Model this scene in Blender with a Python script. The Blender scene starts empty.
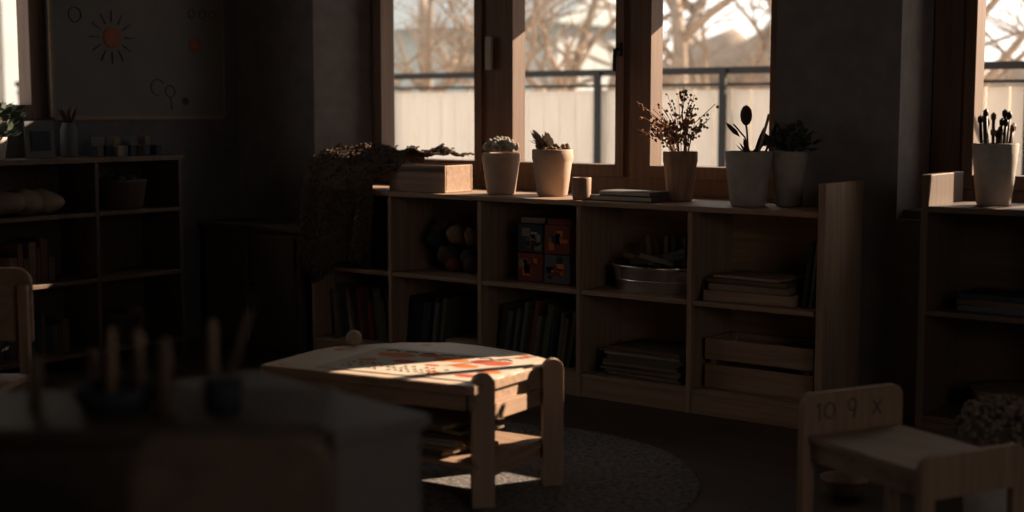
import bpy,bmesh,math,random
from mathutils import Matrix,Vector,noise
random.seed(7)
D=bpy.data
sc=bpy.context.scene
# ------------------------------------------------ materials
def mat(name,base,col2=None,scale=(6,6,6),rough=.7,bump=.15,detail=4,thr=None,metal=0,spec=.3):
    m=D.materials.new(name);m.use_nodes=True;n=m.node_tree.nodes;l=m.node_tree.links
    p=n['Principled BSDF'];p.inputs['Roughness'].default_value=rough;p.inputs['Metallic'].default_value=metal
    p.inputs['Specular IOR Level'].default_value=spec
    if col2 is None: col2=tuple(c*.7 for c in base)
    tc=n.new('ShaderNodeTexCoord');mp=n.new('ShaderNodeMapping');mp.inputs['Scale'].default_value=scale
    l.new(tc.outputs['Object'],mp.inputs['Vector'])
    nz=n.new('ShaderNodeTexNoise');nz.inputs['Scale'].default_value=1;nz.inputs['Detail'].default_value=detail
    nz.inputs['Roughness'].default_value=.6
    l.new(mp.outputs['Vector'],nz.inputs['Vector'])
    cr=n.new('ShaderNodeValToRGB');a,b=thr or (.3,.7)
    cr.color_ramp.elements[0].position=a;cr.color_ramp.elements[0].color=(*col2,1)
    cr.color_ramp.elements[1].position=b;cr.color_ramp.elements[1].color=(*base,1)
    l.new(nz.outputs['Fac'],cr.inputs['Fac']);l.new(cr.outputs['Color'],p.inputs['Base Color'])
    if bump:
        bp=n.new('ShaderNodeBump');bp.inputs['Strength'].default_value=bump;bp.inputs['Distance'].default_value=.01
        l.new(nz.outputs['Fac'],bp.inputs['Height']);l.new(bp.outputs['Normal'],p.inputs['Normal'])
    return m
def wood(name,c,ax='x',k=.6,rough=.6):
    s={'x':(2.5,45,45),'y':(45,2.5,45),'z':(45,45,2.5)}[ax]
    return mat(name,c,tuple(v*k for v in c),s,rough,.12,5)
BC=(.36,.235,.16)
birchx=wood('birch_x',BC,'x');birchz=wood('birch_z',BC,'z');birchy=wood('birch_y',BC,'y')
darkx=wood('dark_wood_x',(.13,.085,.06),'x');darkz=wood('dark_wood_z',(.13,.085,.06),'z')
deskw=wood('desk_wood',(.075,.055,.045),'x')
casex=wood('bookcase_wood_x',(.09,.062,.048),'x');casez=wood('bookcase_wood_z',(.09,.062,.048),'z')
paleW=wood('pale_wood',(.38,.27,.195),'x',.75);paleZ=wood('pale_wood_z',(.35,.24,.17),'z',.75)
framem=wood('window_wood',(.155,.095,.067),'z',.6)
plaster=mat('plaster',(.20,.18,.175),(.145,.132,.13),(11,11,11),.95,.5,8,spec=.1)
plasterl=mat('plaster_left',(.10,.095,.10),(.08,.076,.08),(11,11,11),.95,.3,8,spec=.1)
ceilm=mat('ceiling_paint',(.2,.19,.18),(.18,.17,.16),(3,3,3),.95,.05,spec=.1)
terra=mat('pot_clay',(.52,.39,.31),(.40,.29,.22),(9,9,9),.85,.3,6)
terra2=mat('pot_concrete',(.44,.40,.37),(.31,.28,.255),(12,12,12),.9,.3,6)
soil=mat('soil',(.03,.02,.015),None,(60,60,60),1,.5)
steel=mat('zinc',(.92,.93,.95),(.7,.72,.74),(14,14,14),.24,.06,metal=1)
blk=mat('black_metal',(.015,.015,.017),None,(5,5,5),.5,0)
cream=mat('cream_plastic',(.4,.36,.31),None,(5,5,5),.5,0)
paper=mat('paper',(.50,.44,.37),(.4,.34,.28),(5,5,30),.9,.05)
leafm=mat('leaf_green',(.06,.085,.05),(.03,.04,.03),(30,30,30),.7,.1)
leafr=mat('leaf_dark',(.05,.045,.03),(.10,.03,.03),(30,30,30),.7,.1)
dry=mat('dry_flower',(.52,.29,.16),(.25,.13,.08),(40,40,40),.9,.1)
drys=mat('dry_stem',(.24,.15,.09),(.12,.07,.045),(40,40,40),.9,.1)
succ=mat('succulent',(.5,.45,.4),(.2,.18,.15),(50,50,50),.9,.3)
wool=mat('wool',(.13,.092,.068),(.035,.026,.021),(95,95,95),1,1.0,4,spec=.05)
flw=mat('dried_hydrangea',(.27,.21,.165),(.12,.09,.065),(50,50,50),.95,.3)
boardm=mat('poster_paper',(.135,.13,.13),(.11,.105,.107),(4,4,4),.9,.1,spec=.1)
def flat(n,c,r=.8): return mat(n,c,tuple(v*.75 for v in c),(20,20,20),r,.05)
red=flat('red_cloth',(.16,.04,.032));org=flat('orange',(.55,.15,.03));navy=flat('navy',(.03,.034,.045));tan=flat('tan_card',(.22,.16,.11));wht=flat('off_white',(.30,.275,.25));grey=flat('grey_card',(.10,.10,.10));grn=flat('olive',(.07,.075,.045));ink=flat('ink',(.02,.018,.016));fade=flat('faded_ink',(.07,.05,.038))
cols=[red,navy,tan,grey,grn,navy,darkx,grey]
fence_m=mat('fence_boards',(.84,.76,.66),(.74,.66,.57),(14,2,2),.9,.05)
shed_m=mat('shed_paint',(.36,.40,.42),(.29,.33,.345),(2,2,2),.9,.05)
sunblockm=mat('sun_block_render',(.4,.33,.28),(.3,.25,.2),(8,8,8),.9,.2)
bark=mat('bark',(.30,.24,.195),(.18,.145,.115),(10,10,10),1,.2)  # bark tone lightened to imitate hazy light outdoors
ground=mat('pale_paving',(.60,.54,.47),(.48,.43,.38),(2,2,2),1,.2)
rugm=mat('rug_wool',(.22,.205,.20),(.07,.065,.064),(60,60,60),1,1,8,thr=(.35,.65),spec=.05)
tabletop=mat('painted_tabletop',(.54,.42,.32),(.48,.11,.035),(6,9,4),.42,.03,4,thr=(.37,.41),spec=.5)
fl=D.materials.new('floor_planks');fl.use_nodes=True;n=fl.node_tree.nodes;l=fl.node_tree.links;p=n['Principled BSDF']
tc=n.new('ShaderNodeTexCoord');br=n.new('ShaderNodeTexBrick');br.inputs['Scale'].default_value=1
br.inputs['Brick Width'].default_value=1.3;br.inputs['Row Height'].default_value=.13;br.inputs['Mortar Size'].default_value=.004
br.inputs['Color1'].default_value=(.085,.058,.044,1);br.inputs['Color2'].default_value=(.045,.032,.026,1);br.inputs['Mortar'].default_value=(.006,.005,.005,1)
l.new(tc.outputs['Object'],br.inputs['Vector']);l.new(br.outputs['Color'],p.inputs['Base Color']);p.inputs['Roughness'].default_value=.45
# ------------------------------------------------ builder
class B:
    def __init__(s,name): s.name=name;s.bm=bmesh.new();s.m=[]
    def _f(s,faces,m,sm=False):
        if m not in s.m:s.m.append(m)
        i=s.m.index(m)
        for f in faces:f.material_index=i;f.smooth=sm
    def box(s,c,d,m,rz=0,rx=0,ry=0,M=None):
        T=Matrix.Translation(c)@Matrix.Rotation(rz,4,'Z')@Matrix.Rotation(ry,4,'Y')@Matrix.Rotation(rx,4,'X')@Matrix.Diagonal((*d,1))
        if M is not None:T=M@T
        v=bmesh.ops.create_cube(s.bm,size=1,matrix=T)['verts']
        s._f({f for w in v for f in w.link_faces},m)
    def bb(s,x0,x1,y0,y1,z0,z1,m,M=None): s.box(((x0+x1)/2,(y0+y1)/2,(z0+z1)/2),(x1-x0,y1-y0,z1-z0),m,M=M)
    def prism(s,pts,h,M,m,sm=False):
        a=[s.bm.verts.new(M@Vector((x,y,0))) for x,y in pts];b=[s.bm.verts.new(M@Vector((x,y,h))) for x,y in pts]
        fs=[s.bm.faces.new(a[::-1]),s.bm.faces.new(b)];N=len(a)
        s._f(fs,m);s._f([s.bm.faces.new((a[i],a[(i+1)%N],b[(i+1)%N],b[i])) for i in range(N)],m,sm)
    def lathe(s,prof,c,m,seg=32,M=None,sm=True):
        T=Matrix.Translation(c) if M is None else M@Matrix.Translation(c)
        R=[]
        for r,z in prof:
            R.append([s.bm.verts.new(T@Vector((r*math.cos(2*math.pi*i/seg),r*math.sin(2*math.pi*i/seg),z))) for i in range(seg)])
        fs=[]
        for a,b in zip(R,R[1:]):
            for i in range(seg): fs.append(s.bm.faces.new((a[i],a[(i+1)%seg],b[(i+1)%seg],b[i])))
        s._f(fs,m,sm);s._f([s.bm.faces.new(R[0][::-1]),s.bm.faces.new(R[-1])],m)
    def tube(s,pts,r,m,seg=6):
        pts=[Vector(q) for q in pts];R=[]
        for i,q in enumerate(pts):
            d=(pts[min(i+1,len(pts)-1)]-pts[max(i-1,0)]).normalized()
            u=d.cross(Vector((.3,.1,1)) if abs(d.z)<.9 else Vector((1,0,0))).normalized();w=d.cross(u)
            rr=r[i] if isinstance(r,(list,tuple)) else r
            R.append([s.bm.verts.new(q+(u*math.cos(2*math.pi*k/seg)+w*math.sin(2*math.pi*k/seg))*rr) for k in range(seg)])
        fs=[]
        for a,b in zip(R,R[1:]):
            for i in range(seg): fs.append(s.bm.faces.new((a[i],a[(i+1)%seg],b[(i+1)%seg],b[i])))
        fs+=[s.bm.faces.new(R[0][::-1]),s.bm.faces.new(R[-1])]
        s._f(fs,m,True)
    def ball(s,c,r,m,sc=(1,1,1),sub=2,nz=0,fr=10,rz=0,ry=0):
        T=Matrix.Translation(c)@Matrix.Rotation(rz,4,'Z')@Matrix.Rotation(ry,4,'Y')@Matrix.Diagonal((*sc,1))
        v=bmesh.ops.create_icosphere(s.bm,subdivisions=sub,radius=r,matrix=T)['verts']
        if nz:
            C=Vector(c)
            for w in v:
                w.co+=(w.co-C).normalized()*noise.noise(w.co*fr)*nz
        s._f({f for w in v for f in w.link_faces},m,True)
    def leaf(s,c,d,L,W,m):
        c=Vector(c);d=Vector(d).normalized();u=d.cross(Vector((random.uniform(-1,1),random.uniform(-1,1),1))).normalized();n_=d.cross(u)
        P=[c,c+d*L*.35+u*W/2+n_*W*.15,c+d*L*.7+u*W*.4+n_*W*.1,c+d*L,c+d*L*.7-u*W*.4+n_*W*.1,c+d*L*.35-u*W/2+n_*W*.15]
        v=[s.bm.verts.new(q) for q in P];k=s.bm.verts.new(c+d*L*.5)
        s._f([s.bm.faces.new((k,v[i],v[(i+1)%6])) for i in range(6)],m,True)
    def done(s,bevel=0,loc=True):
        bmesh.ops.recalc_face_normals(s.bm,faces=s.bm.faces)
        vs=s.bm.verts
        o=Vector((0,0,0))
        if loc:
            xs=[v.co.x for v in vs];ys=[v.co.y for v in vs];o=Vector(((min(xs)+max(xs))/2,(min(ys)+max(ys))/2,min(v.co.z for v in vs)))
            for v in vs:v.co-=o
        me=D.meshes.new(s.name);s.bm.to_mesh(me);s.bm.free()
        for m in s.m:me.materials.append(m)
        ob=D.objects.new(s.name,me);ob.location=o;sc.collection.objects.link(ob)
        if bevel:
            b=ob.modifiers.new('bevel','BEVEL');b.width=bevel;b.segments=2;b.limit_method='ANGLE';b.angle_limit=math.radians(50)
        return ob
I=Matrix.Identity(4)
TR=Matrix.Translation
def RZ(a):return Matrix.Rotation(a,4,'Z')
# ------------------------------------------------ room shell
b=B('floor');b.bb(-6,2.8,-2.4,5.6,-.1,0,fl);b.done(loc=False)
b=B('ceiling');b.bb(-6,2.8,-2.4,5.6,2.8,2.9,ceilm);b.done(loc=False)
b=B('wall_back')
b.prism([(-5.8,5.15),(-5.22,5.15),(-5.07,5.5),(-5.07,5.6),(-5.8,5.6)],2.8,I,plaster)
b.bb(-5.22,-2.6,5.15,5.6,0,.79,plaster)
b.prism([(-2.6,5.15),(-2.08,5.15),(-2.06,5.6),(-2.66,5.6)],2.8,I,plaster)
b.bb(-2.08,-1.12,5.15,5.6,0,.79,plaster)
b.bb(-1.12,2.6,5.15,5.6,0,2.8,plaster)
b.bb(-5.22,-1.12,5.15,5.6,2.4,2.8,plaster);b.done(loc=False)
b=B('wall_left')
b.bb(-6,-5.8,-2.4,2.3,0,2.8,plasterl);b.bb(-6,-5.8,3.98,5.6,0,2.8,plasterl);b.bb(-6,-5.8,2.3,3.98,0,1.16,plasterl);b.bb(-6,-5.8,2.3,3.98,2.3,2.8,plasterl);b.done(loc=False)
b=B('wall_right');b.bb(2.6,2.8,-2.4,5.6,0,2.8,plaster);b.done(loc=False)
b=B('wall_front');b.bb(-5.8,2.6,-2.4,-2.2,0,2.8,plaster);b.done(loc=False)
b=B('baseboard_left');b.bb(-5.8,-5.782,-2.2,5.15,0,.08,darkx);b.done()
def window_back(name,x0,x1,panes,handles=()):
    b=B(name);y0,y1=5.43,5.53;zb,zt=.82,2.4
    b.bb(x0,x1,y0,y1,zb,.90,framem);b.bb(x0,x1,y0,y1,zt-.07,zt,framem)
    e=x0
    for a,c in panes:
        b.bb(e,a-.045,y0,y1,.9,zt-.07,framem)
        b.bb(a-.045,a,y0-.02,y1-.02,.9,zt-.07,framem);b.bb(c,c+.045,y0-.02,y1-.02,.9,zt-.07,framem)
        b.bb(a,c,y0-.02,y1-.02,.9,.955,framem);b.bb(a,c,y0-.02,y1-.02,zt-.13,zt-.07,framem)
        e=c+.045
    b.bb(e,x1,y0,y1,.9,zt-.07,framem)
    for hx,hz,m in handles:
        b.bb(hx-.012,hx+.012,y0-.035,y0-.02,hz-.03,hz+.03,m)
        b.tube([(hx,y0-.03,hz),(hx,y0-.065,hz),(hx,y0-.07,hz-.1)],.008,m)
    return b
b=window_back('window_1',-5.07,-2.66,[(-4.99,-4.37),(-4.13,-3.54),(-3.35,-2.76)],[(-3.515,1.48,blk)])
b.bb(-4.285,-4.25,5.39,5.41,1.40,1.56,cream);b.done(.004)
b=window_back('window_2',-2.06,-1.12,[(-1.885,-1.22)],[])
for xx in (-1.635,-1.44): b.bb(xx-.02,xx+.02,5.45,5.49,.955,2.27,framem)  # unseen muntins added to stripe the sun patch on the table
b.done(.004)
b=B('window_sill');b.bb(-5.05,-2.67,5.18,5.43,.79,.825,darkx);b.done(.004)
b=B('window_sill');b.bb(-2.07,-1.12,5.18,5.43,.79,.825,darkx);b.done(.004)
b=B('window_3')
for a,c in ((2.3,2.38),(3.90,3.98),(3.1,3.18)): b.bb(-5.93,-5.83,a,c,1.16,2.3,framem)
b.bb(-5.93,-5.83,2.38,3.9,1.16,1.23,framem);b.bb(-5.93,-5.83,2.38,3.9,2.23,2.3,framem);b.done(.004)
b=B('sun_block_awning');b.box((-3.55,6.03,2.09),(3.3,.86,.03),grey)  # unseen awning added to cut high sun through the first window
for xx in (-5.15,-1.95): b.tube([(xx,5.6,1.88),(xx,6.45,2.06)],.015,blk)
b.done()
# ------------------------------------------------ shelves
t=.022
def shelf_x(name,xs,y0,y1,zs,top,endL=None,endR=None,w=(birchx,birchz)):
    b=B(name);wx,wz=w
    for i,x in enumerate(xs):
        if i==0: 
            if endL: b.bb(x,x+.028,y0,y1,0,endL,wz)
            else: b.bb(x,x+t,y0,y1,0,top-.0221,wz)
        elif i==len(xs)-1:
            if endR: b.bb(x,x+.03,y0-.005,y1,0,endR,wz)
            else: b.bb(x-t,x,y0,y1,0,top-.0221,wz)
        else:
            b.bb(x-t/2,x+t/2,y0,y1-.012,.0,top-.0221,wz)
    xa=xs[0]+(.028 if endL else -.01);xb=xs[-1]+(0 if endR else .01)
    b.bb(xa,xb,y0-.008,y1,top-.022,top,wx)
    for z in zs:
        for p,q in zip(xs,xs[1:]): b.bb(p+.012,q-.0115,y0+.004,y1-.012,z-.02,z,wx)
    b.bb(xs[0]+.012,xs[-1]-.012,y1-.0115,y1-.002,.02,top-.023,wx)
    b.bb(xs[0]+.012,xs[-1]-.012,y0+.006,y0+.02,0,zs[0]-.021,wx)
    return b.done(.003)
YF,YB=4.8,5.14
shelf_x('storage_shelf',[-4.90,-4.385,-3.85,-3.32,-2.785,-2.24],YF,YB,[.10,.455],.83,None,.935)
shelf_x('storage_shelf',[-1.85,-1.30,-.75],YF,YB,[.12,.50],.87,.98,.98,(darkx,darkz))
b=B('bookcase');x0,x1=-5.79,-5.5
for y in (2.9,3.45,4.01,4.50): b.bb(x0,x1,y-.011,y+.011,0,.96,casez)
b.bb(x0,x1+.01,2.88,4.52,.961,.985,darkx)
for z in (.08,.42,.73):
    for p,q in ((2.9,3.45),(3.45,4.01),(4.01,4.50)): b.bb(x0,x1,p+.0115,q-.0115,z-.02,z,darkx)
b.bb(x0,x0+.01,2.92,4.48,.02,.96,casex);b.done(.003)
# poster
b=B('childrens_drawing_poster')
Y0,Y1,Z0,Z1=3.99,5.03,1.17,1.95
b.bb(-5.795,-5.785,Y0,Y1,Z0,Z1,boardm)
for a in ((Y0,Y1,Z0-.012,Z0+.006),(Y0,Y1,Z1,Z1+.015),(Y0-.012,Y0+.003,Z0,Z1),(Y1-.003,Y1+.012,Z0,Z1)): b.bb(-5.795,-5.778,*a,tan)
def disc(y,z,r,m):
    b.lathe([(r,0),(r*.98,.003)],(0,0,0),m,24,TR((-5.785,y,z))@Matrix.Rotation(math.pi/2,4,'Y'))
sunred=flat('crayon_red',(.22,.07,.045));pencil=flat('pencil_line',(.05,.045,.04));vred=flat('paint_red',(.42,.07,.03))
disc(4.33,1.56,.05,sunred);disc(4.85,1.54,.038,sunred);disc(4.78,1.25,.02,navy)
for i in range(12):
    a=i*math.pi/6;b.tube([(-5.782,4.33+math.cos(a)*.075,1.56+math.sin(a)*.075),(-5.782,4.33+math.cos(a)*.13,1.56+math.sin(a)*.13)],.003,pencil)
def ring(y,z,r,m=pencil,n=14,a0=0,a1=2*math.pi):
    b.tube([(-5.782,y+r*math.cos(a0+(a1-a0)*i/n),z+r*math.sin(a0+(a1-a0)*i/n)) for i in range(n+1)],.0028,m)
for y in (4.83,4.90,4.97): ring(y,1.70,.022)
ring(4.12,1.66,.035);ring(4.6,1.32,.04,a0=.5,a1=5);ring(4.68,1.30,.03);b.tube([(-5.782,4.68,1.27),(-5.782,4.69,1.21)],.003,pencil)
b.done()
# ------------------------------------------------ pots
def pot(b,x,y,z,h,rt,m,seg=40,rim=True):
    rb=rt*.74
    pr=[(rb*.9,0),(rb,.006)]
    pr+=[(rb+(rt-rb)*.8,h*.72)]
    if rim: pr+=[(rt*.97,h*.76),(rt,h*.8),(rt,h-.004),(rt*.97,h),(rt*.88,h),(rt*.86,h-.02)]
    else: pr+=[(rt,h-.003),(rt*.98,h),(rt*.9,h),(rt*.88,h-.02)]
    b.lathe(pr,(x,y,z),m,seg)
    b.lathe([(rt*.86,h-.022),(rt*.5,h-.014)],(x,y,z),soil,20)
ZT=.83
b=B('potted_succulent');x,y=-3.86,4.97;pot(b,x,y,ZT,.185,.086,terra)
for i in range(90):
    a=random.uniform(0,6.28);r=.078*math.sqrt(random.random());b.ball((x+r*math.cos(a),y+r*math.sin(a),ZT+.19+.05*(1-(r/.09)**2)+random.uniform(-.005,.01)),.012,succ,(1,1,1.2),1)
b.done()
b=B('potted_dried_plant');x,y=-3.59,4.99;pot(b,x,y,ZT,.205,.090,terra)
for i in range(40):
    a=random.uniform(0,6.28);r=.07*math.sqrt(random.random());b.ball((x+r*math.cos(a),y+r*math.sin(a),ZT+.2+random.uniform(0,.02)),.012,drys,(1,1,1),1)
for i in range(34):
    a=random.uniform(2.2,5.2);d=Vector((math.cos(a)*1.0,math.sin(a)*.6,random.uniform(.4,.9)));c=Vector((x-.01,y,ZT+.2));b.leaf(c+d*random.uniform(0,.05),d,random.uniform(.05,.085),.022,succ if i%2 else dry)
b.done()
b=B('potted_dried_flowers');x,y=-2.98,5.05;pot(b,x,y,ZT,.205,.072,mat('pot_grooved',(.46,.28,.19),(.20,.12,.08),(40,40,3),.85,.5),rim=True)
for i in range(44):
    a=random.uniform(0,6.28);sp=random.uniform(.04,.27);H=random.uniform(.10,.28)*(1 if sp<.15 else .8)
    ex=x+math.cos(a)*sp*.8-.03;ey=y+math.sin(a)*min(sp,.08);top=ZT+.2+H
    pts=[(x+math.cos(a)*.03,y+math.sin(a)*.03,ZT+.18),(x+(ex-x)*.4,y+(ey-y)*.4,ZT+.2+H*.6),(ex,ey,top)]
    b.tube(pts,.0016,dry,4)
    for k in range(11):
        f=random.uniform(.35,1);px=x+(ex-x)*f**1.3+random.uniform(-.018,.018);pz=ZT+.19+H*f
        b.ball((px,y+(ey-y)*f**1.3+random.uniform(-.012,.012),pz+random.uniform(-.01,.015)),random.uniform(.004,.008),dry if k%4 else drys,(1,1,1),1)
b.done()
b=B('potted_seed_heads');x,y=-2.61,4.95;pot(b,x,y,ZT,.215,.094,terra2,rim=False)
b.tube([(x,y,1.0),(x-.01,y,1.12),(x-.015,y,1.15)],.004,drys);b.ball((x-.015,y,1.185),.024,leafr,(1,1,1.7),2)
b.tube([(x+.02,y,1.0),(x-.02,y-.0,1.1),(x-.07,y,1.15)],.0035,drys);b.leaf((x-.04,y,1.1),(-.8,0,.7),.09,.02,leafr)
b.tube([(x+.03,y,1.0),(x+.085,y,1.19)],.006,paleW,8);b.tube([(x+.04,y+.03,1.0),(x+.10,y+.03,1.15)],.005,blk,8)
b.leaf((x+.02,y,1.02),(.35,0,1),.13,.02,leafr)
for i in range(8): b.leaf((x,y,1.03),(random.uniform(-1,1),random.uniform(-1,1),.8),.07,.02,leafr)
b.done()
b=B('potted_houseplant');x,y=-2.48,5.04;pot(b,x,y,ZT,.215,.070,terra2)
for i in range(110):
    a=random.uniform(0,6.28);r=random.uniform(.0,.095);c=(x+r*math.cos(a),y+max(-.05,min(r*math.sin(a),.04)),ZT+.215+random.uniform(0,.11)*(1-(r/.13)**2))
    b.leaf(c,(math.cos(a),math.sin(a)*.3,random.uniform(-.1,.9)),random.uniform(.03,.05),.026,leafm if i%4 else leafr)
for i in range(9):
    a=i*.7;b.tube([(x,y,ZT+.19),(x+.06*math.cos(a),y+.03*math.sin(a),ZT+.28)],.002,leafm,4)
b.done()
b=B('brush_pot');x,y,z=-1.655,4.98,.87;pot(b,x,y,z,.22,.079,terra2,rim=False)
for i in range(15):
    a=random.uniform(0,6.28);r=random.uniform(.01,.055);q=(x+r*math.cos(a),y+r*math.sin(a));L=random.uniform(.25,.33)
    e=(x+r*1.3*math.cos(a),y+r*1.3*math.sin(a),z+L);b.tube([(*q,z+.15),e],.006,blk if i%2 else darkz,8)
    b.ball(e,.011,blk if i%3 else drys,(1,1,1.6),1)
b.done()
b=B('wooden_cup');b.lathe([(.036,0),(.039,.01),(.041,.09),(.040,.094),(.034,.094),(.033,.02)],(-3.345,4.86,ZT),birchz,28);b.done()
b=B('closed_books')
b.box((-3.15,4.93,ZT+.012),(.30,.15,.022),darkx,.06);b.box((-3.15,4.925,ZT+.012),(.285,.145,.016),paper,.06)
b.box((-3.13,4.93,ZT+.033),(.26,.13,.018),grey,-.05);b.box((-3.13,4.922,ZT+.033),(.25,.128,.013),paper,-.05)
b.done(.002)
b=B('wooden_crate');cx,cy,w,d,h=-4.255,4.945,.34,.20,.125
b.box((cx,cy,ZT+.006),(w,d,.011),birchx)
b.box((cx,cy-d/2+.006,ZT+h/2+.001),(w,.011,h),birchx);b.box((cx,cy+d/2-.006,ZT+h/2+.001),(w,.011,h),birchx)
for s_ in (-1,1): b.box((cx+s_*(w/2-.006),cy,ZT+h/2),(.011,d-.024,h),birchx)
b.box((cx,cy-d/2-.003,ZT+h-.02),(w+.008,.006,.02),darkx);b.done(.003)
# blanket heaped on the shelf top, spilling over the front
b=B('knitted_blanket');NU,NV=150,140;V=[]
for j in range(NV+1):
    v=j/NV;row=[]
    for i in range(NU+1):
        u=i/NU
        if v<.45:
            s_=v/.45;wd=.80-.32*s_**2
            xx=-4.93+wd*u;yy=5.12-.33*s_
            zz=.86+.14*math.sin(math.pi*min(1,s_*.93+.07))**.5*(1-.15*u)
            if xx>-4.45 : zz=max(zz,.985) if s_<.8 else zz
        else:
            w=(v-.45)/.55;yy=4.775-.012*math.sin(u*22+w*1.5);a=.36+.06*math.sin(u*6);zz=.865-w*a;xx=-4.93+.47*u+.015*math.sin(w*5)
            if w<.12: yy+=.012*(1-w/.12)
        # rounded lumps of the heap, fading towards the hanging end
        lump=(.5+.5*math.sin(xx*26+math.sin(yy*31)*1.3))*(.5+.5*math.sin(yy*34+xx*9))*.035+(.5+.5*noise.noise(Vector((xx*11,yy*11,zz*6))))*.030
        rib=.0035*math.sin(i*.95)*math.sin(j*.95)
        fz=noise.noise(Vector((xx*75,yy*75,zz*75)))*.006
        top=max(0,1-max(0,v-.40)/.10)
        row.append(b.bm.verts.new((xx+noise.noise(Vector((xx*4,zz*6,3)))*.015,yy-(lump*.8+rib+fz+.004)*(1-top),zz+(lump+rib+fz)*top)))
    V.append(row)
b._f([b.bm.faces.new((V[j][i],V[j][i+1],V[j+1][i+1],V[j+1][i])) for j in range(NV) for i in range(NU)],wool,True)
for i in range(0,NU+1,2):
    q=V[NV][i].co;b.tube([q,q+Vector((random.uniform(-.01,.01),-.003,-.05-random.random()*.02))],.004,wool,4)
for k_ in range(420):   # loose yarn fuzz on the top and front
    j_=random.randint(6,NV-4);i_=random.randint(2,NU-2);q=V[j_][i_].co
    up=Vector((random.uniform(-.6,.6),-.9 if j_>NV*.47 else -.2,.3 if j_>NV*.47 else 1)).normalized()
    b.tube([q,q+up*.012+Vector((.006,0,0)),q+up*.016+Vector((.018,0,-.004))],.0022,wool,4)
ob=b.done();sol=ob.modifiers.new('s','SOLIDIFY');sol.thickness=.006
# ------------------------------------------------ shelf contents
def upright(b,x,xe,y0,z,hmin,hmax,lean=0,dp=.2):
    while x<xe:
        w=random.uniform(.012,.03);h=random.uniform(hmin,hmax);m=random.choice(cols);a=lean+random.uniform(-.03,.03)
        M=TR((x,y0+random.uniform(0,.03),z))@Matrix.Rotation(a,4,'Y')
        b.box((0,dp/2,h/2+abs(math.sin(a))*w*.5+.001),(w,dp,h),m,M=M);b.box((0,dp/2,h/2+.003),(w*.7,dp-.004,h-.004),paper,M=M)
        x+=w+.004
zb,zm=.10,.455
b=B('leaning_books');upright(b,-3.80,-3.43,4.86,zb,.2,.28,.16);b.done(.001)
b=B('leaning_books');upright(b,-4.35,-4.14,4.88,zb,.18,.25,.12);b.box((-4.0,4.95,zb+.02),(.22,.2,.035),tan);b.box((-4.0,4.95,zb+.05),(.2,.18,.02),birchx);b.done(.001)
b=B('leaning_books');upright(b,-4.82,-4.46,4.88,zb,.18,.26,-.12);b.done(.001)
b=B('soft_toys')
for i in range(16):
    cx=-4.2+random.uniform(-.1,.22);cz=zm+.055+random.uniform(0,.2)*(1-abs(cx+4.1));b.ball((cx,5.0+random.uniform(-.06,.04),cz),random.uniform(.035,.05),random.choice([red,leafr,drys,navy,leafr]),(1,.9,1.0),2,.012,30)
b.ball((-4.15,4.98,zm+.045),.045,red);b.ball((-4.02,4.96,zm+.045),.045,leafr);b.done()
b=B('picture_storage_boxes')
for i in range(2):
    for k in range(2):
        cx=-3.63+i*.145;cz=zm+.065+k*.128+.002;b.box((cx,4.96,cz),(.135,.16,.124),[red,navy,grey,red][i*2+k])
        for q in range(8): b.box((cx+random.uniform(-.045,.045),4.879,cz+random.uniform(-.04,.04)),(random.uniform(.02,.05),.004,random.uniform(.015,.04)),random.choice([org,tan,navy,wht,grn,red]))
    b.box((-3.63+i*.145,4.95,zm+.272),(.12,.12,.025),[tan,red][i],.1)
b.done(.002)
b=B('zinc_tub');cx,cy=-3.04,4.97
M=TR((cx,cy,zm))@Matrix.Diagonal((1.5,1,1,1))
b.lathe([(.11,0),(.118,.004),(.132,.1),(.138,.104),(.138,.112),(.130,.112),(.118,.03),(.11,.015)],(0,0,0),steel,40,M)
b.lathe([(.1255-.002,.051-.004),(.1255+.0015,.051),(.1255-.001,.051+.004)],(0,0,0),steel,40,M)
for s_ in (-1,1):
    b.tube([(cx+s_*.195,cy-.03,zm+.08),(cx+s_*.217,cy-.025,zm+.095),(cx+s_*.217,cy+.025,zm+.095),(cx+s_*.195,cy+.03,zm+.08)],.004,blk)
for i in range(16):
    b.box((cx+random.uniform(-.09,.09),cy+random.uniform(-.05,.05),zm+.11+random.uniform(0,.05)),(.15,.05,.02),random.choice([darkx,tan,darkx,grey]),random.uniform(-.4,.4),0,random.uniform(-.3,.3))
for i in range(7): b.box((cx-.10+i*.042,cy+.04,zm+.15),(.02,.02,.16),random.choice([darkz,grey,tan]),0,0,random.uniform(-.3,.3))
b.done(.002)
b=B('stacked_books');z=zm
for i,(w,h,m) in enumerate(((.38,.042,birchx),(.34,.028,tan),(.36,.020,darkx),(.30,.012,birchx))):
    b.box((-2.55+random.uniform(-.01,.01),4.95,z+h/2+.001),(w,.22,h),m,random.uniform(-.08,.08));z+=h+.001
b.done(.004)
b=B('leaning_folder');b.box((-2.31,4.97,zm+.128),(.02,.2,.25),navy,0,0,.12);b.box((-2.285,4.97,zm+.128),(.014,.2,.25),grey,0,0,.10);b.done(.001)
b=B('paper_stack');z=zb
for i in range(13):
    h=random.uniform(.006,.014);b.box((-3.03+random.uniform(-.02,.02),4.96+random.uniform(-.01,.01),z+h/2+.0005),(random.uniform(.34,.4),.25,h),random.choice([wht,tan,grey,darkx,tan]),random.uniform(-.06,.06));z+=h+.0005
b.done()
b=B('slatted_wooden_crate');x0,x1,y0,y1=-2.75,-2.28,4.87,5.08
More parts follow.
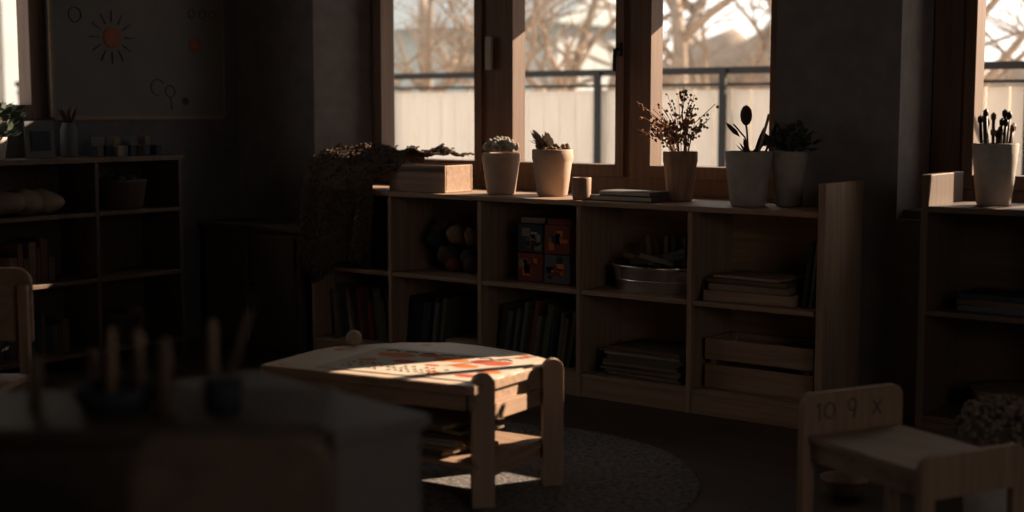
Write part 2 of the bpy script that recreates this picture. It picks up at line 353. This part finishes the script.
for z0,z1 in ((zb+.0,zb+.095),(zb+.115,zb+.20)):
    b.bb(x0,x1,y0,y0+.014,z0,z1,birchx);b.bb(x0,x1,y1-.014,y1,z0,z1,birchx)
    b.bb(x0,x0+.014,y0+.015,y1-.015,z0,z1,birchx);b.bb(x1-.014,x1,y0+.015,y1-.015,z0,z1,birchx)
for xx in (x0+.02,x1-.045): b.bb(xx,xx+.025,y0+.0145,y0+.03,zb,zb+.2,birchz);b.bb(xx,xx+.025,y1-.03,y1-.0145,zb,zb+.2,birchz)
b.bb(x0+.015,x1-.015,y0+.03,y1-.03,zb+.001,zb+.012,birchx);b.done(.003)
b=B('toy_basket');b.lathe([(.12,0),(.15,.1),(.155,.105),(.14,.1)],(-1.55,4.97,.12),drys,28);b.done()
b=B('stacked_books');z=.50
for i in range(3): b.box((-1.57,4.96,z+.011),(.32,.2,.02),[grey,darkx,navy][i],random.uniform(-.1,.1));z+=.021
b.done()
b=B('potted_herb');pot(b,-5.62,3.57,.985,.1,.05,terra2)
for i in range(110):
    a=random.uniform(0,6.28);r=random.uniform(0,.10);b.leaf((-5.62+r*math.cos(a),3.57+r*math.sin(a),1.08+random.uniform(0,.14)),(math.cos(a),math.sin(a),.6),.05,.028,leafm)
b.done()
b=B('picture_card');b.box((-5.6,3.78,.985+.085),(.012,.15,.17),grey,0,0,-.08);b.box((-5.592,3.78,.985+.08),(.006,.1,.09),navy,0,0,-.08);b.done()
b=B('glass_jar');b.lathe([(.035,0),(.038,.01),(.038,.13),(.03,.15),(.03,.16)],(-5.62,3.95,.985),grey,24)
for i in range(14): b.leaf((-5.62,3.95,1.13),(random.uniform(-1,1),random.uniform(-1,1),1.5),.10,.02,leafr)
b.done()
b=B('toy_blocks')
for i in range(9): b.box((-5.62+random.uniform(-.05,.05),4.08+i*.042,.985+.025+.0),(.05,.035,.05),random.choice([darkx,grey,navy,tan]),0)
for i in range(4): b.box((-5.62,4.11+i*.09,.985+.072),(.045,.04,.04),random.choice([darkx,grey,darkx]),.2)
b.done(.003)
b=B('folded_cloth')
for i in range(3): b.ball((-5.63,3.60+.10*i,.73+.058),.11,tan,(.9,1,.5),3,.02,14)
b.done()
b=B('book_row');
for (y0_,y1_,zz) in ((3.6,3.8,.42),(3.5,3.9,.08)):
    y=y0_
    while y<y1_:
        w=random.uniform(.015,.04);h=random.uniform(.10,.20);b.box((-5.68,y+w/2,zz+h/2),(.18,w,h),random.choice([navy,casex,darkx,leafr]));y+=w+.003
b.done(.002)
for (yy,zz) in ((4.26,.73),(4.25,.08)):
    b=B('storage_basket');b.lathe([(.09,0),(.10,.01),(.12,.13),(.125,.14),(.11,.14)],(-5.65,yy,zz),casez,28)
    for i in range(6): b.ball((-5.65+random.uniform(-.05,.05),yy+random.uniform(-.05,.05),zz+.14),.035,random.choice([grey,navy,leafr]),(1,1,.8),2)
    b.done()
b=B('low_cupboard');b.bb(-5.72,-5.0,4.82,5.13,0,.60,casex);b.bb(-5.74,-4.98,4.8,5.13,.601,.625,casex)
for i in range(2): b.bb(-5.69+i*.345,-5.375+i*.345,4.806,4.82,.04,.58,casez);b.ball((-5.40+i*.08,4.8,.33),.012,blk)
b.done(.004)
# ------------------------------------------------ play table
k=1.066
tp=[(-3.10,2.83),(-2.42,2.955),(-2.40,2.97),(-2.435,3.41),(-2.47,3.43),(-2.60,3.475),(-2.71,3.495),(-2.82,3.50),(-2.92,3.49),(-3.05,3.39),(-3.17,3.20),(-3.175,3.12),(-3.12,2.84)]
tp=[(x*k,y*k) for x,y in tp]
cxm=sum(q[0] for q in tp)/len(tp);cym=sum(q[1] for q in tp)/len(tp)
b=B('play_table');zt=.395
b.prism(tp,.026,TR((0,0,zt-.026)),birchx)
ins=[(cxm+(x-cxm)*.985,cym+(y-cym)*.985) for x,y in tp]
b.prism(ins,.002,TR((0,0,zt+.0003)),tabletop)
ap=[(cxm+(x-cxm)*.94,cym+(y-cym)*.94) for x,y in tp]
for i in range(len(ap)):
    a,c=Vector((*ap[i],0)),Vector((*ap[(i+1)%len(ap)],0))
    if (c-a).length<.03: continue
    ang=math.atan2(c.y-a.y,c.x-a.x);mid=(a+c)/2;b.box((mid.x,mid.y,zt-.052),((c-a).length+.01,.016,.05),birchx,ang)
def plank_leg(x,y,ang,w,th,h):
    pts=[(-w/2,0.016),(w/2,0.016)]+[(w/2*math.cos(a),h-w/2+w/2*math.sin(a)) for a in [math.pi*i/12 for i in range(13)]]
    M=TR((x,y,0))@RZ(ang)@Matrix.Rotation(math.pi/2,4,'X')@TR((0,0,-th/2))
    b.prism(pts,th,M,paleZ)
sa=math.radians(48)
plank_leg(-2.575,3.225,sa,.070,.035,.425);plank_leg(-2.555,3.555,sa,.066,.035,.425)
plank_leg(-3.2,3.15,sa,.07,.035,.365);plank_leg(-3.22,3.46,sa,.07,.035,.365)
b.box((-2.585,3.40,.30),(.02,.28,.05),birchy,.08);b.box((-2.585,3.40,.12),(.02,.28,.035),birchy,.08)
b.box((-2.87,3.36,.145),(.56,.42,.015),birchx,.1);b.done(.004)
b=B('open_picture_books');z=.154
for i in range(9):
    h=random.uniform(.006,.014);b.box((-2.83+random.uniform(-.03,.03),3.33+random.uniform(-.03,.03),z+h/2),(random.uniform(.28,.34),random.uniform(.2,.24),h),random.choice([paper,wht,tan,paper]),random.uniform(-.2,.3));z+=h+.0005
b.done()
b=B('wooden_ball');b.ball((-3.33,3.46,zt+.002+.028),.028,paleW,(1,1,1),3);b.done()
# painted sheet lying on the table
PX,PY=-2.89,3.35
b=B('childs_painting');b.box((PX,PY,zt+.0040),(.60,.40,.002),paper,.2)
R2=RZ(.2)
def pp(u,v): 
    q=R2@Vector((u,v,0));return (PX+q.x,PY+q.y,zt+.0054)
def stroke(L,m,r=.0035): b.tube([pp(*q) for q in L],r,m,5)
random.seed(21)
def blotch(cu,cv,r,m):
    N=18;vs=[b.bm.verts.new(pp(cu+r*(1+.35*noise.noise(Vector((cu*30,cv*30,i*.9))))*math.cos(i*6.283/N)*1.3,cv+r*(1+.5*noise.noise(Vector((cu*20,9,i*.7))))*math.sin(i*6.283/N)*.8)) for i in range(N)]
    b._f([b.bm.faces.new(vs)],m)
for q in ((-.18,.09,.055,org),(-.07,.13,.035,vred),(.03,.09,.05,org),(.17,.10,.055,vred),(.12,.01,.035,org),(-.09,.0,.036,vred),(-.22,-.02,.03,org),(.23,-.04,.035,org),(.02,-.02,.022,vred),(.20,-.13,.03,vred),(.08,-.12,.02,org)): blotch(*q)
for r_ in range(3):
    for i in range(15):
        u,v=-.24+i*.024,-.08-.035*r_+random.uniform(-.003,.003)
        if random.random()<.2: continue
        stroke([(u,v),(u+random.uniform(-.004,.01),v+random.uniform(.008,.018)),(u+.012,v+random.uniform(-.005,.008))],ink if i%4 else vred,.0018)
for i in range(7): stroke([(-.25+.07*i,.15),(-.22+.07*i,.165),(-.20+.07*i,.15)],ink,.002)
b.done()
b=B('round_rug')
b.lathe([(.80,0.001),(.81,.006),(.80,.013),(.77,.015),(.3,.0155),(.05,.0155)],(-2.89,3.46,0),rugm,72);b.done()
# ------------------------------------------------ toddler bench
e1=Vector((.903,-.429,0));A=Vector((-1.665,3.48,0));ang=math.atan2(e1.y,e1.x)
M=TR(A)@RZ(ang)
b=B('toddler_bench');LX,LY=.455,.345
b.bb(.022,LX,0.012,LY-.012,.302,.32,paleW,M)
def end_board(x,z1,y0=-.005,y1=LY+.005,zlow=.25):
    r=.035
    pts=[(y0,0),(y0+.04,0),(y0+.045,zlow),(y1-.045,zlow),(y1-.04,0),(y1,0)]
    pts+=[(y1-r+r*math.cos(a),z1-r+r*math.sin(a)) for a in [math.pi/2*i/6 for i in range(7)]]
    pts+=[(y0+r-r*math.sin(a),z1-r+r*math.cos(a)) for a in [math.pi/2*i/6 for i in range(7)]]
    MM=M@Matrix(((0,0,1,x),(1,0,0,0),(0,1,0,0),(0,0,0,1)))
    b.prism(pts,.022,MM,birchz)
end_board(0,.435);end_board(LX,.36)
b.bb(.022,LX,.02,.035,.25,.301,birchx,M);b.bb(.022,LX,LY-.035,LY-.02,.25,.301,birchx,M)
def st(pts): b.tube([M@Vector((.0225,y,z)) for y,z in pts],.0028,fade,5)
cz=.378
st([(.05,cz-.02),(.05,cz+.03)]);st([(.05,cz+.03),(.04,cz+.018)])
def cir(y,z,r,a0=0,a1=6.29): st([(y+r*math.cos(a0+(a1-a0)*i/12),z+r*1.2*math.sin(a0+(a1-a0)*i/12)) for i in range(13)])
cir(.085,cz+.005,.018);cir(.165,cz+.015,.014);st([(.178,cz+.012),(.17,cz-.025)]);st([(.24,cz-.02),(.27,cz+.02)]);st([(.24,cz+.02),(.27,cz-.02)])
b.done(.003)
b=B('vase_of_dried_flowers');x,y=-1.285,3.97
b.lathe([(.06,0),(.085,.05),(.09,.12),(.06,.2),(.065,.23),(.055,.23)],(x,y,0),terra2,32)
for i in range(420):
    a=random.uniform(0,6.28);r=.115*math.sqrt(random.random());b.ball((x+r*math.cos(a),y+r*math.sin(a)*.9,.26+.13*(1-(r/.12)**2)**.5+random.uniform(-.02,.012)),random.uniform(.006,.011),flw,(1,1,.9),1,.004,60)
for i in range(10): b.tube([(x,y,.2),(x+.08*math.cos(i*.63),y+.08*math.sin(i*.63),.28)],.004,drys)
b.done()
b=B('wooden_bowl');b.lathe([(.03,0),(.06,.02),(.075,.055),(.078,.06),(.07,.058),(.05,.02)],(-1.78,4.05,0),birchx,32);b.done()
b=B('toy_mushroom');b.lathe([(.03,0),(.022,.03),(.025,.045),(.06,.05),(.055,.07),(.03,.085),(.006,.09)],(-1.89,4.42,0),tan,28);b.done()
# ------------------------------------------------ foreground
Md=TR((-1.467,1.459,0))@RZ(math.radians(41))
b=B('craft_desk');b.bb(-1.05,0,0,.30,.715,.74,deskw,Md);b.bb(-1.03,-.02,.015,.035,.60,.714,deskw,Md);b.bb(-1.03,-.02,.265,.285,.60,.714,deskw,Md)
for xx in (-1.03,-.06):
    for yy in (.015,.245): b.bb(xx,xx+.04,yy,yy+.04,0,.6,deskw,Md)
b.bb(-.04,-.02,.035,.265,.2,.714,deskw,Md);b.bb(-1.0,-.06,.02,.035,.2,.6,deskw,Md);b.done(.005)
ppale=wood('grey_laminate',(.17,.15,.14),'x',.9)
Mc=TR((-1.63,1.89,0))@RZ(math.atan2(-.10,.54))
b=B('low_cabinet');b.bb(-.60,0,-.21,0,.635,.66,ppale,Mc);b.bb(-.585,-.015,-.195,-.01,0,.634,ppale,Mc);b.bb(-.57,-.30,-.203,-.195,.04,.6,ppale,Mc);b.bb(-.28,-.03,-.203,-.195,.04,.6,ppale,Mc);b.done(.006)
b=B('brush_holder_tray');
def dl(x,y,z):return Md@Vector((x,y,z))
b.lathe([(.05,0),(.065,.015),(.07,.035),(.06,.035),(.05,.012)],(0,0,0),navy,32,Md@TR((-.335,.15,.741)))
for (x,y,h,r,m) in ((-.455,.12,.09,.011,darkz),(-.385,.2,.085,.010,birchz),(-.345,.15,.125,.008,birchz),(-.305,.16,.12,.009,birchz),(-.25,.08,.12,.013,darkz),(-.195,.2,.13,.010,birchz)):
    b.tube([dl(x,y,.742),dl(x+.003,y,.742+h*.9),dl(x+.003,y,.742+h)],[r,r*.9,r*.4],m,10)
b.lathe([(.028,0),(.032,.05),(.028,.05)],(0,0,0),navy,24,Md@TR((-.165,.12,.741)))
b.tube([dl(-.17,.12,.745),dl(-.12,.12,.90)],[.007,.005],darkz,8);b.tube([dl(-.12,.12,.90),dl(-.11,.12,.925)],[.009,.003],ink,8)
b.done()
def chair(name,M,w,hb,hs,m,m2,hole=False):
    b=B(name);r=.05
    pts=[(-w/2,0),(w/2,0)]+[(w/2-r+r*math.cos(a),.24-r+r*math.sin(a)) for a in [math.pi/2*i/6 for i in range(7)]]+[(-w/2+r-r*math.sin(a),.24-r+r*math.cos(a)) for a in [math.pi/2*i/6 for i in range(7)]]
    b.prism(pts,.02,M@TR((0,0,hb-.24))@Matrix.Rotation(math.pi/2,4,'X'),m)
    for s_ in (-1,1):
        b.bb(s_*(w/2-.02)-.016,s_*(w/2-.02)+.016,.001,.03,0,hb-.05,m2,M);b.bb(s_*(w/2-.02)-.016,s_*(w/2-.02)+.016,.27,.30,0,hs-.02,m2,M)
    b.bb(-w/2,w/2,.031,.32,hs-.02,hs,m,M);return b.done(.004)
brz=wood('brown_wood',(.17,.115,.085),'x')
chair('childs_chair',TR((-1.275,1.115,0))@RZ(math.radians(38)),.25,.82,.42,brz,birchz)
chair('childs_chair',TR((-4.09,2.53,0))@RZ(math.radians(215)),.32,.70,.36,birchx,birchz)
# ------------------------------------------------ outside
b=B('garden_ground');b.bb(-40,20,5.7,60,-.5,-.4,ground);b.bb(-60,-6.1,-20,5.6,-.5,-.4,ground);b.done(loc=False)
b=B('boarded_fence')
x=-13.7
while x<-1:
    b.bb(x,x+.145,9.0,9.025,-.4,1.35,fence_m);x+=.152
b.bb(-13.7,-1,8.96,8.999,1.46,1.51,blk);b.bb(-13.7,-1,8.97,8.999,1.375,1.395,blk)
for i in range(12): b.bb(-13.6+i*1.08,-13.55+i*1.08,8.93,8.96,-.4,1.5,blk)
b.done()
b=B('sun_block_pillar');b.bb(-3.82,-3.44,7.85,8.15,-.4,2.75,sunblockm);b.bb(-3.87,-3.39,7.8,8.2,2.751,2.82,sunblockm);b.done(.01)  # unseen pillar added to keep sun off the left bookcase
b=B('garden_shed');b.bb(-20,-12.5,17.5,20,-.4,2.5,shed_m);b.prism([(17.2,2.501),(20.3,2.501),(18.75,3.2)],7.9,Matrix(((0,0,1,-20.2),(1,0,0,0),(0,1,0,0),(0,0,0,1))),shed_m);b.done()
b=B('neighbour_house');b.bb(-19,-14,2,13,-.4,5,shed_m)
for i in range(4): b.bb(-13.99,-13.95,2.6+i*2.6,3.8+i*2.6,1.2,2.4,grey)
b.done()
def tree(x,y,h,seed,r0=.14,mx=4,gr=.9):
    random.seed(seed);b=B('bare_tree')
    def br(p,d,L,r,lv):
        n_=4;pts=[p];rs=[r];q=p.copy();dd=d.copy()
        for i in range(n_):
            dd=(dd+Vector((random.uniform(-.22,.22),random.uniform(-.22,.22),random.uniform(-.06,.14)))).normalized();q=q+dd*L/n_;pts.append(q.copy());rs.append(r*(1-.6*(i+1)/n_))
        b.tube(pts,rs,bark,5 if lv else 8)
        if lv<mx:
            for i in range(4 if lv<3 else 3):
                f=random.randint(1,n_);a=random.uniform(0,6.28);nd=(dd*.6+Vector((math.cos(a),math.sin(a),random.uniform(-.2,.7)))).normalized()
                br(pts[f],nd,L*random.uniform(.5,.72),rs[f]*.75,lv+1)
    br(Vector((x,y,-.4)),Vector((0,0,1)),h,r0,0);return b.done()
tree(-7.2,12.5,3.2,1,.14);tree(-9.4,13.5,3.4,2,.10);tree(-12.0,14.0,3.6,3,.12);tree(-5.3,14,3.4,4,.12);tree(-8.2,15.5,4,5,.12);tree(-10.7,12.3,2.9,8,.08);tree(-4.9,11.5,3,9,.1);tree(-6.6,14.5,3.2,14,.12);tree(-11,15.5,3.2,15,.12);tree(-7.6,13.8,2.6,18,.1)
tree(-10.5,5.2,3,6,.12)
tree(-1.0,7.0,2.1,12,.06,2)  # unseen tree added to throw branch shadows on the table
b=B('hedge')
random.seed(3)
for i in range(60): b.ball((-30+i*.75,22+random.uniform(-.5,.5),random.uniform(.2,1.9)),1.0,bark,(1,1,.9),2,.5,1.5)
b.done()
# ------------------------------------------------ lights
w=D.worlds.new('World');sc.world=w;w.use_nodes=True;nt=w.node_tree;bg=nt.nodes['Background'];bg.inputs['Color'].default_value=(1,.95,.885,1);bg.inputs['Strength'].default_value=1.65
kx,tanel=.5,.45
s=D.lights.new('sun','SUN');s.energy=17;s.angle=.005;s.color=(1,.76,.54);o=D.objects.new('sun',s);sc.collection.objects.link(o)
o.rotation_euler=Vector((-kx,-1,-tanel*math.hypot(.55,1))).to_track_quat('-Z','Y').to_euler()
a=D.lights.new('side_fill','AREA');a.shape='RECTANGLE';a.size=2.6;a.size_y=1.4;a.energy=19;a.color=(1,.88,.77);o=D.objects.new('side_fill',a);sc.collection.objects.link(o)  # fill lamp added inside the closed room, standing in for light from the right
o.location=(2.3,1.0,1.6);o.rotation_euler=Vector((-.8,.7,-.10)).to_track_quat('-Z','Z').to_euler()
# ------------------------------------------------ camera
c=D.cameras.new('camera');c.sensor_width=36;c.lens=1400*36/1024;co=D.objects.new('camera',c);sc.collection.objects.link(co);sc.camera=co
co.location=(0,0,1.21);th=math.atan(1400/1832);ph=math.atan(147/1400)
co.rotation_euler=(math.pi/2-ph,0,th)
c.dof.use_dof=True;c.dof.focus_distance=5.6;c.dof.aperture_fstop=1.5
sc.view_settings.view_transform='Standard'
